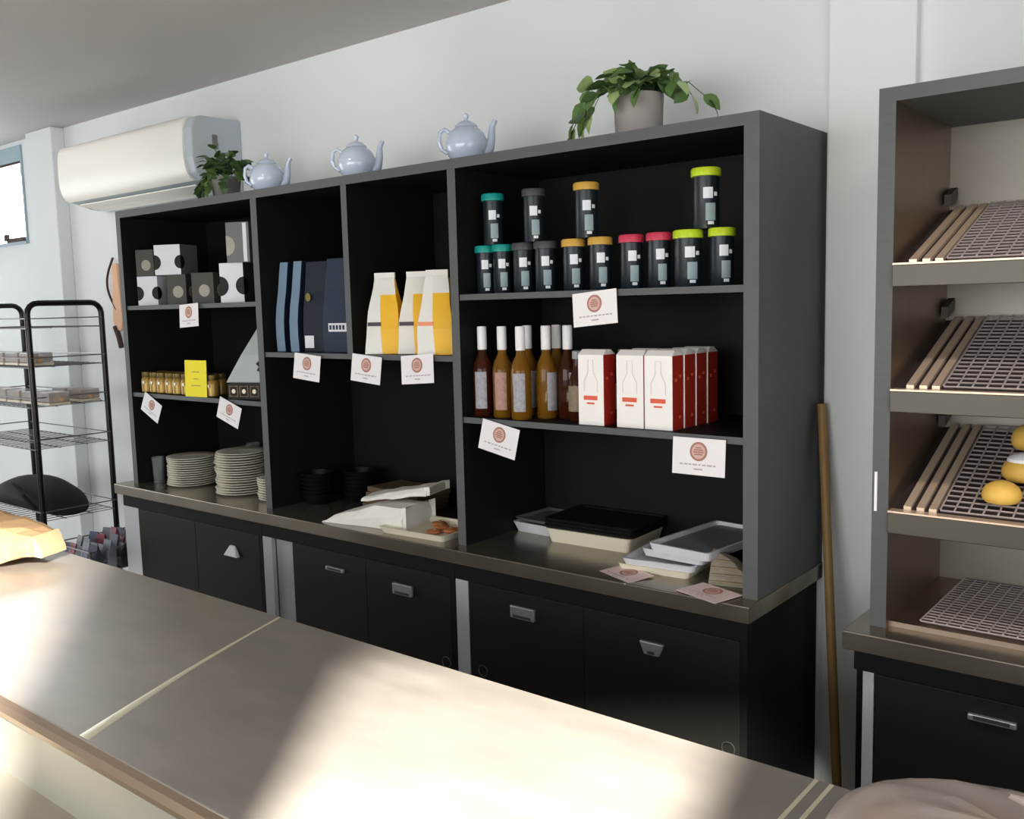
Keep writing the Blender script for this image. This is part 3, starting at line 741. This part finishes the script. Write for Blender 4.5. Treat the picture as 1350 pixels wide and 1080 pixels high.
# white paper bags
def crumple(m, amp, seed):
    rnd = random.Random(seed)
    for i, v in enumerate(m.v):
        m.v[i] = (v[0]+rnd.uniform(-amp, amp), v[1]+rnd.uniform(-amp, amp), v[2]+(rnd.uniform(-amp, amp) if v[2] > .004 else 0))
    return m
def paperbag(loc, label, L, W, H, rz, ramp, matn='paper_white', tilt=0, grp=None, name='paper_bag', seed=1):
    t = thing(name, label, 'bag', loc, rz, grp)
    m = MB(); n = 9; rs = []
    for k in range(n):
        u = k/(n-1); x = -L/2+L*u; hh = H*ramp(u); ww = W/2*(1-.06*math.sin(PI*u)); z0 = tilt*u
        rs.append([(x, -ww, z0), (x, -ww*1.0, z0+hh*.5), (x+.005, -ww*.8, z0+hh), (x, 0, z0+hh*1.03), (x-.004, ww*.8, z0+hh*.97), (x, ww, z0+hh*.5), (x, ww, z0), (x, 0, z0)])
    m.rings(rs); crumple(m, .0035, seed); m.build('paper_body', matn, t, bevel=.002)
    m = MB(); x = L/2
    m.rings([[(x-.012, -W/2*.9, tilt*.97+.002), (x-.012, W/2*.9, tilt*.97+.002), (x-.012, W/2*.9, tilt+H*ramp(1)), (x-.012, -W/2*.9, tilt+H*ramp(1))], [(x+.014, -W/2*.95, tilt+.004), (x+.014, W/2*.95, tilt+.004), (x+.014, W/2*.95, tilt+H*ramp(1)*1.1), (x+.014, -W/2*.95, tilt+H*ramp(1)*1.1)]], cap0=False, cap1=False)
    m.build('open_mouth', matn, t)
    return t
paperbag((1.510, .075, .9), 'white paper bag lying in front with its folded end to the left', .36, .18, .078, R(8), lambda u: .10+.90*min(1, u*1.5)**.8, seed=3)
paperbag((1.575, .145, .974), 'upper white paper bag with its open end pointing up to the right', .27, .15, .030, R(14), lambda u: .5+.5*u, tilt=.035, seed=5)
def tray(name, label, loc, L, W, H, matn, rz=0, cat='tray', inner=None, slope=.012, group=None, rot=None, rim=.008):
    t = thing(name, label, cat, loc, rz, group, rot)
    a, b = L/2, W/2
    def rr_(x, y, z, rad=.014):
        pts = []
        for sx, sy_, a0 in ((1, 1, 0), (-1, 1, 90), (-1, -1, 180), (1, -1, 270)):
            for k in range(4):
                an = R(a0+30*k); pts.append((sx*(x-rad)+rad*math.cos(an), sy_*(y-rad)+rad*math.sin(an), z))
        return pts
    m = MB(); m.rings([rr_(a-slope, b-slope, 0), rr_(a, b, H), rr_(a-rim, b-rim, H), rr_(a-slope-rim, b-slope-rim, .005 if H > .012 else H*.5)])
    m.build('tray_body', matn, t)
    if inner: 
        m = MB(); m.rings([rr_(a-slope-rim-.001, b-slope-rim-.001, H*.5), rr_(a-slope-rim-.001, b-slope-rim-.001, H*.5+.002)]); m.build('liner', inner, t)
    return t
ct = tray('cookie_tray', 'cream tray of cookies at the front beside the white paper bags', (1.770, .080, .9), .29, .22, .022, 'tray_cream', R(3))
for k, (x, y) in enumerate([(.02, .03), (.08, .01), (.045, -.035), (.10, .055), (-.02, .06)]):
    c = thing('cookie', 'orange-brown cookie, number '+str(k), 'cookie', (1.770+x, .080+y, .9055), random.random()*3, 'cookies on the cream tray')
    c['label'] = ['orange-brown cookie at the centre of the cream tray', 'orange-brown cookie at the right of the cream tray', 'orange-brown cookie nearest the front edge of the tray', 'cookie in the back right corner of the cream tray', 'cookie at the back left of the cream tray'][k]
    MB().lathe([(.022, 0), (.027, .004), (.025, .010), (.012, .014), (.002, .0145)], seg=16).build('biscuit', 'cookie', c, smooth=True)
    MB().lathe([(.006, .0135), (.006, .017), (.003, .018)], seg=8, cx=.005).build('nut', 'tan_box', c)

# ------------------------------------------------------------ worktop items, bay 3
tray('grey_tray', 'grey white rimmed tray at the far left of the right bay', (2.085, .330, .9), .17, .20, .034, 'tray_white', R(-3), inner='tray_grey')
tray('grey_tray', 'grey inner tray sitting in the leftmost white tray', (2.085, .332, .935), .165, .19, .012, 'tray_grey', R(-3))
tray('cream_tray', 'deep cream tray under the black trays', (2.325, .300, .9), .31, .23, .045, 'tray_cream', R(2))
for k in range(3):
    tray('black_tray', ['lowest', 'middle', 'topmost'][k]+' of the flat black trays on the cream tray', (2.325, .305, .9455+.0105*k), .33, .235-.004*k, .010, 'black_tray', R(2), slope=.004)
GWT = 'white trays stacked at the right end of the worktop'
for k in range(2):
    tray('white_tray', ['bottom', 'second'][k]+' shallow white tray of the right hand stack', (2.635+.012*k, .170, .9+.0185*k), .22, .24, .018, 'tray_white' if k else 'tray_cream', R(4+2*k), group=GWT, slope=.006)
tray('white_tray', 'thick grey white tray near the top of the right hand stack', (2.690, .215, .9375), .20, .26, .022, 'tray_white', R(-3), group=GWT, slope=.006)
tray('white_tray', 'topmost long grey tray of the right hand stack', (2.735, .235, .960), .20, .35, .024, 'tray_white', R(-6), inner='tray_grey', group=GWT, slope=.006)
wb = thing('wicker_tray', 'woven beige tray leaning up against the right side panel', 'tray', (2.805, .105, .9), R(14))
m = MB(); m.rings([[(-.004, -.055, 0), (.13, -.055, 0), (.13, .02, 0), (-.004, .02, 0)], [(-.004, .005, .085), (.05, -.01, .060), (.06, .02, .06), (-.004, .02, .085)]]); m.build('woven_side', 'woven', wb, bevel=.003)
for k in range(4): B(-.002+.0, .115-.022*k, -.0565+.012*k, -.0525+.012*k, .010+.016*k, .013+.016*k).build('weave_strand', 'tan_box', wb)

# ------------------------------------------------------------ price cards
def card(label, c, ang, w_=.145, h=.093, flat=False, rot=None, seed=0, cardm='card_white'):
    t = thing('price_card', label, 'card', c, 0, 'white price cards with a round brown emblem', rot or (R(-4), R(-ang), 0))
    a = w_/2
    B(-a, a, -.0012, 0, -h, 0).build('card_sheet', cardm, t)
    lg = MB().disc((0, -.0018, -h*.36), h*.26, 22, 'y', .0006).build('emblem', 'logo_brown', t)
    MB().disc((0, -.0022, -h*.36), h*.20, 22, 'y', .0005).build('emblem_ring', 'logo_pale', lg)
    q = MB()
    for z, ww in ((.10, .5), (.04, .8), (-.02, .9), (-.08, .7)): q.box(-h*.17*ww, h*.17*ww, -.0027, -.0022, -h*.36+h*z-.0015, -h*.36+h*z+.0020)
    q.build('emblem_lettering', 'logo_brown', lg)
    q = MB(); x = -a*.72; rnd = random.Random(seed)
    while x < a*.68:
        l = rnd.uniform(.006, .014); q.box(x, x+l, -.0018, -.0012, -h*.74, -h*.70); x += l+.004
    q.box(-.012, .012, -.0018, -.0012, -h*.86, -h*.82)
    q.build('printed_text', 'text_grey', t)
    return t
yk = -.004
card('white price card below the top left shelf, under the mug boxes', (.528, yk+.002, 1.690), 3, .135, seed=1)
card('price card tilted steeply on the second left shelf below the gold jars', (.215, yk+.002, 1.290), -24, .14, .085, seed=2)
card('tilted price card below the silver bag on the second left shelf', (.780, yk+.002, 1.300), -17, .145, .085, seed=3)
card('price card under the navy pouches on the middle shelf', (1.265, yk+.002, 1.496), -5, seed=4)
card('price card just right of the thin divider, under the first coffee bag', (1.577, yk+.002, 1.497), -5, seed=5)
card('price card under the rightmost coffee bag', (1.812, yk+.002, 1.502), 4, seed=6)
card('price card hanging below the tea tins on the top right shelf', (2.500, yk+.002, 1.686), 5, seed=7)
card('tilted price card hanging below the bottles', (2.158, yk+.002, 1.298), -11, seed=8)
card('price card hanging below the red and white cartons', (2.818, yk+.002, 1.302), 0, .15, .096, seed=9)
card('price card lying on the worktop in front of the white trays', (2.600, .055, .905), 0, .14, .10, rot=(R(-86), 0, R(-22)), seed=10, cardm='card_pink')
card('price card lying on the worktop by the right side panel', (2.868, .030, .9035), 0, .14, .10, rot=(R(-89), 0, R(-18)), seed=11, cardm='card_pink')

# ------------------------------------------------------------ broom handle
br = thing('broom', 'wooden broom handle leaning beside the right end of the shelving', 'broom', (3.13, .20, 0))
top = Vector((2.995-3.13, .375-.20, 1.362))
MB().tube([(0, 0, .06), top*.5+Vector((0, 0, .03)), top], .0125, 12).build('stick', 'stick_wood', br, smooth=True)
MB().box(-.13, .05, -.02, .02, .05, .09).build('broom_head', 'stick_wood', br, bevel=.006)
MB().box(-.125, .045, -.018, .018, 0, .05).build('bristles', 'cord_dark', br)

# hanging thing on the left side of shelving
def arc(n, f): return [f(k/(n-1)) for k in range(n)]
hg = thing('hanging_paddle', 'tan wooden paddle hanging by a thin cord on the wall left of the shelving', 'paddle', (-.80, .41, 1.50))
MB().tube(arc(14, lambda u: (-.012-.13*math.sin(PI*u)*.6, .004, .45-.27*u)), .006, 6).build('cord', 'cord_dark', hg)
m = MB(); m.rings([[(x*s_-.0, y, z) for x, y in ((-.040, .0), (.040, .0), (.040, .016), (-.040, .016))] for z, s_ in ((.07, .8), (.12, 1.2), (.20, 1.1), (.30, .8), (.42, .6))]); m.build('paddle_blade', 'tan_leather', hg, bevel=.004)
MB().tube([(-.03, .0, .09), (0, .0, .04), (.02, .0, -.02)], .014, 8).build('paddle_grip', 'cord_dark', hg)

# ------------------------------------------------------------ wire stand with packs (left)
rk = thing('wire_display_stand', 'tall wire display stand with rounded black tube frame at the left edge', 'stand', (-.47, 0, 0))
def uframe(x, name):
    y0, y1, zt, rd = -.20, .15, 1.715, .05
    pts = [(x, y0, 0), (x, y0, .6), (x, y0, 1.2), (x, y0, zt-rd)]+[(x, y0+rd-rd*math.cos(R(a)), zt-rd+rd*math.sin(R(a))) for a in (22, 45, 68, 90)]+[(x, y1-rd+rd*math.sin(R(a)), zt-rd+rd*math.cos(R(a))) for a in (0, 22, 45, 68, 90)]+[(x, y1, 1.2), (x, y1, .6), (x, y1, 0)]
    MB().tube(pts, .0135, 12).build(name, 'black_chrome', rk, smooth=True)
uframe(0, 'end_frame'); uframe(-.85, 'end_frame')
levels = [1.60, 1.42, 1.235, 1.04, .70, .35]
for i, z in enumerate(levels):
    m = MB()
    for yy in (-.215, -.10, .03, .145): m.tube([(-.86, yy, z), (.01, yy, z)], .0028, 5)
    for k in range(18): m.tube([(-.86+.0512*k, -.215, z+.003), (-.86+.0512*k, .145, z+.003)], .0018, 4)
    m.tube([(-.86, -.215, z+.045), (.012, -.215, z+.045), (.012, .145, z+.045), (-.86, .145, z+.045)], .003, 5, closed=True)
    m.build('wire_shelf', 'basket_wire', rk)
def pack(loc, label, contents, s=1, rz=0):
    t = thing('pastry_pack', label, 'pastry', loc, rz, 'packs of pastries on the wire stand')
    B(-.075*s, .075*s, -.055*s, .055*s, 0, .012).build('pack_base', 'pack_cream', t, bevel=.003)
    for k in range(3):
        MB().lathe([(.012, .012), (.024, .016), (.026, .030), (.016, .044), (.003, .048)], cx=(-.048+.048*k)*s, cy=random.uniform(-.015, .015), seg=12).build('pastry_piece', contents[k % len(contents)], t, smooth=True)
    B(-.073*s, .073*s, -.053*s, .053*s, .0125, .060).build('clear_lid', 'pack_film', t, bevel=.006)
lab2 = {1: 'upper', 2: 'lower'}
for i, z in ((1, 1.42), (2, 1.235)):
    for k in range(5 if i == 1 else 6):
        x = -.47-.10-.155*k if i == 1 else -.47-.03-.152*k
        pos = ['first', 'second', 'third', 'fourth', 'fifth', 'last'][k]
        pack((x, -.13 if i == 1 else -.10, z+.006), pos+' pastry pack from the black post on the '+lab2[i]+' filled shelf of the wire stand', ['pastry', 'pack_cream', 'pastry_pink'] if k % 2 else ['pastry_pink', 'pastry', 'pastry'], .92)
for k in range(2):
    pack((-.47-.085-.155*k, .075, 1.241), ['right hand', 'left hand'][k]+' pastry pack at the back of the lower filled wire shelf', ['pastry', 'pastry_pink', 'pastry'], .92)
# black bag on the shelf
bb = thing('black_bag', 'slumped black fabric bag on a low level of the wire stand', 'bag', (-.86, -.05, .706))
m = MB(); n = 14; rs = []
for k in range(10):
    u = k/9; zc = .14*math.sin(PI*u)**.6; L = .40
    rs.append([(-L+2*L*u, .15*math.cos(2*PI*j/n)*(.4+.6*math.sin(PI*u)**.5), max(0, zc*.5+zc*.62*math.sin(2*PI*j/n))) for j in range(n)])
m.rings(rs); crumple(m, .008, 4); m.build('cloth_body', 'black_fabric', bb, smooth=True, sub=1)
m = MB(); m.tube([(.05, -.10, .10), (.10, -.15, .14), (.22, -.16, .10), (.25, -.12, .03)], .010, 8); m.build('strap', 'black_fabric', bb, smooth=True)
# pile of small coloured packs in the low bin
pc = ['blue', 'rose', 'slate', 'pale', 'dark', 'rose']
bin_ = thing('wire_bin', 'low wire bin of coloured snack packs beside the left base cabinet', 'bin', (-.30, .06, .50))
m = MB()
for z in (.0, .05, .10):
    m.tube([(-.14, -.24, z), (.20, -.24, z), (.20, .24, z), (-.14, .24, z)], .003, 5, closed=True)
for k in range(7):
    for yy in (-.24, .24): m.tube([(-.14+.0566*k, yy, -.0), (-.14+.0566*k, yy, .10)], .002, 4)
for k in range(8): m.tube([(-.14, -.24+.0686*k, 0), (.20, -.24+.0686*k, 0)], .002, 4)
m.build('wire_basket', 'basket_wire', bin_)
for x in (-.13, .19):
    for y in (-.23, .23): MB().tube([(x, y, -.50), (x, y, .1)], .006, 6).build('leg', 'basket_wire', bin_)
for iy in range(7):
    for ix in range(5):
        c_ = pc[(ix*5+iy*3+ix*iy) % 6]
        word = {'blue': 'blue', 'rose': 'rose', 'slate': 'slate grey', 'pale': 'pale grey', 'dark': 'black'}[c_]
        t = thing('snack_pack', word+' snack pack, '+ORD[ix]+' along the '+ORD[iy]+' row of the low wire bin', 'snack', (-.27-.135+.064*ix+.03, .06-.205+.066*iy, .5045), R(random.uniform(-14, 14)), word+' snack packs in the low wire bin')
        h = .10+.04*random.random()
        m = MB(); m.rings([[(-.026, -.018, 0), (.026, -.018, 0), (.026, .018, 0), (-.026, .018, 0)], [(-.028, -.02, h*.5), (.028, -.02, h*.5), (.028, .02, h*.5), (-.028, .02, h*.5)], [(-.027, -.002, h), (.027, -.002, h), (.027, .002, h), (-.027, .002, h)]])
        m.build('wrapper', 'pack_'+c_, t)

# ------------------------------------------------------------ steel bench in the foreground
tb_ = thing('steel_bench', 'long brushed stainless steel service bench across the foreground', 'bench', (0, 0, 0))
B(.62, 4.6, -1.405, -.775, .872, .9).build('bench_top', 'bench_steel', tb_, bevel=.003)
# pale strip painted for a streak of light, slightly proud and bowed
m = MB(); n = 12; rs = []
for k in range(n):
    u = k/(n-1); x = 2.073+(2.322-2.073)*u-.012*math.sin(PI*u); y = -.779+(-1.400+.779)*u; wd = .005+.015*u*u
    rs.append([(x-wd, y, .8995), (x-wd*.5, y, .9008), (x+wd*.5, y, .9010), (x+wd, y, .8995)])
m.rings(rs); m.build('seam_and_light_streak', 'streak_seam_pale', tb_, smooth=True, label='bright strip painted in place of a light streak')
for x in (3.425, 3.450): B(x, x+.007, -1.40, -.779, .8995, .9006).build('seam_and_light_streak', 'streak_seam_pale', tb_)  # the actual seams of the bench top
m = MB(); m.rings([[(x, -1.405, .898), (x, -1.418, .894), (x, -1.424, .882), (x, -1.420, .868), (x, -1.405, .866)] for x in (.62, 4.6)]); m.build('rolled_edge', 'reflection_tinted_steel', tb_, smooth=True, label='rounded front edge with an orange reflection painted into its colour')
cv = [(-1.405, .862), (-1.408, .80), (-1.43, .765), (-1.50, .750), (-1.60, .745), (-1.75, .74), (-1.95, .735)]
m = MB(); m.rings([[(x, y, z) for y, z in cv]+[(x, y, z-.012) for y, z in reversed(cv)] for x in (.62, 4.6)]); m.build('lower_ledge', 'ledge_steel', tb_, smooth=True, label='curved lower steel ledge')
B(.70, 4.5, -1.38, -.80, .10, .872).build('bench_cabinet', 'black_laminate', tb_)
B(.78, 4.4, -1.32, -.86, 0, .10).build('plinth', 'black_laminate', tb_)

kb = thing('kraft_paper_bag', 'brown kraft paper bag lying on the left end of the steel bench', 'bag', (.86, -.97, .9), R(26))
m = MB(); n = 16; rs = []
for k in range(n):
    u = k/(n-1); x = -.28+.50*u
    hh = .15*min(1, .45+1.2*u) if u < .55 else .15-.09*((u-.55)/.45)**1.3
    ww = .10 if u < .7 else .10-.035*(u-.7)/.3
    z0 = .0 if u < .6 else .035*(u-.6)/.4
    rs.append([(x, -ww, z0+.002), (x+.004, -ww*1.06, z0+hh*.5), (x, -ww*.78, z0+hh*.92), (x, -ww*.3, z0+hh), (x, ww*.35, z0+hh*1.02), (x, ww*.85, z0+hh*.90), (x, ww*1.02, z0+hh*.45), (x, ww, z0+.002), (x, 0, z0)])
m.rings(rs); crumple(m, .0055, 8); m.build('paper_body', 'kraft', kb, bevel=.003)
m = MB(); m.rings([[(.214, -.062, .040), (.214, .062, .040), (.218, .058, .098), (.218, -.055, .098)], [(.243, -.058, .030), (.243, .060, .030), (.240, .055, .045), (.240, -.050, .045)]]); crumple(m, .003, 9); m.build('folded_end', 'kraft_pale', kb, bevel=.002)

pb = thing('plastic_bag', 'clear crinkled plastic bag of bread rolls at the bottom right corner', 'bag', (3.715, -.875, .9), R(8))
m = MB(); n = 22; rs = []
for k in range(10):
    ph = PI/2*k/9; rad = math.cos(ph)**.45 if k < 9 else .02; z = .066*math.sin(ph)
    rs.append([(.24*rad*math.cos(2*PI*j/n)*(1+.04*math.sin(5*j)), .165*rad*math.sin(2*PI*j/n)*(1+.05*math.sin(3*j+k)), .003+z*(1+.10*math.sin(j*2.3+k*1.7))) for j in range(n)])
m.rings(rs); crumple(m, .004, 12); m.build('plastic_film', 'plastic_bag', pb, smooth=True, sub=1)
m = MB(); m.tube([(.10, -.02, .066), (.06, .05, .072), (.0, .09, .066)], [.006, .010, .004], 7); crumple(m, .003, 13); m.build('film_fold', 'plastic_bag', pb, smooth=True)
for k, (x, y) in enumerate([(-.13, -.02), (-.03, .05), (.0, -.075), (.11, .0)]):
    t = thing('bread_roll', ['leftmost bread roll inside the clear plastic bag', 'bread roll at the back inside the clear plastic bag', 'bread roll at the front inside the clear plastic bag', 'rightmost bread roll inside the clear plastic bag'][k], 'bread', (3.715+x, -.875+y, .9045), k, 'bread rolls in the clear bag')
    MB().lathe([(.02, 0), (.038, .006), (.045, .020), (.038, .038), (.02, .048), (.003, .051)], seg=18).build('crust', 'roll_brown', t, smooth=True, sub=1)
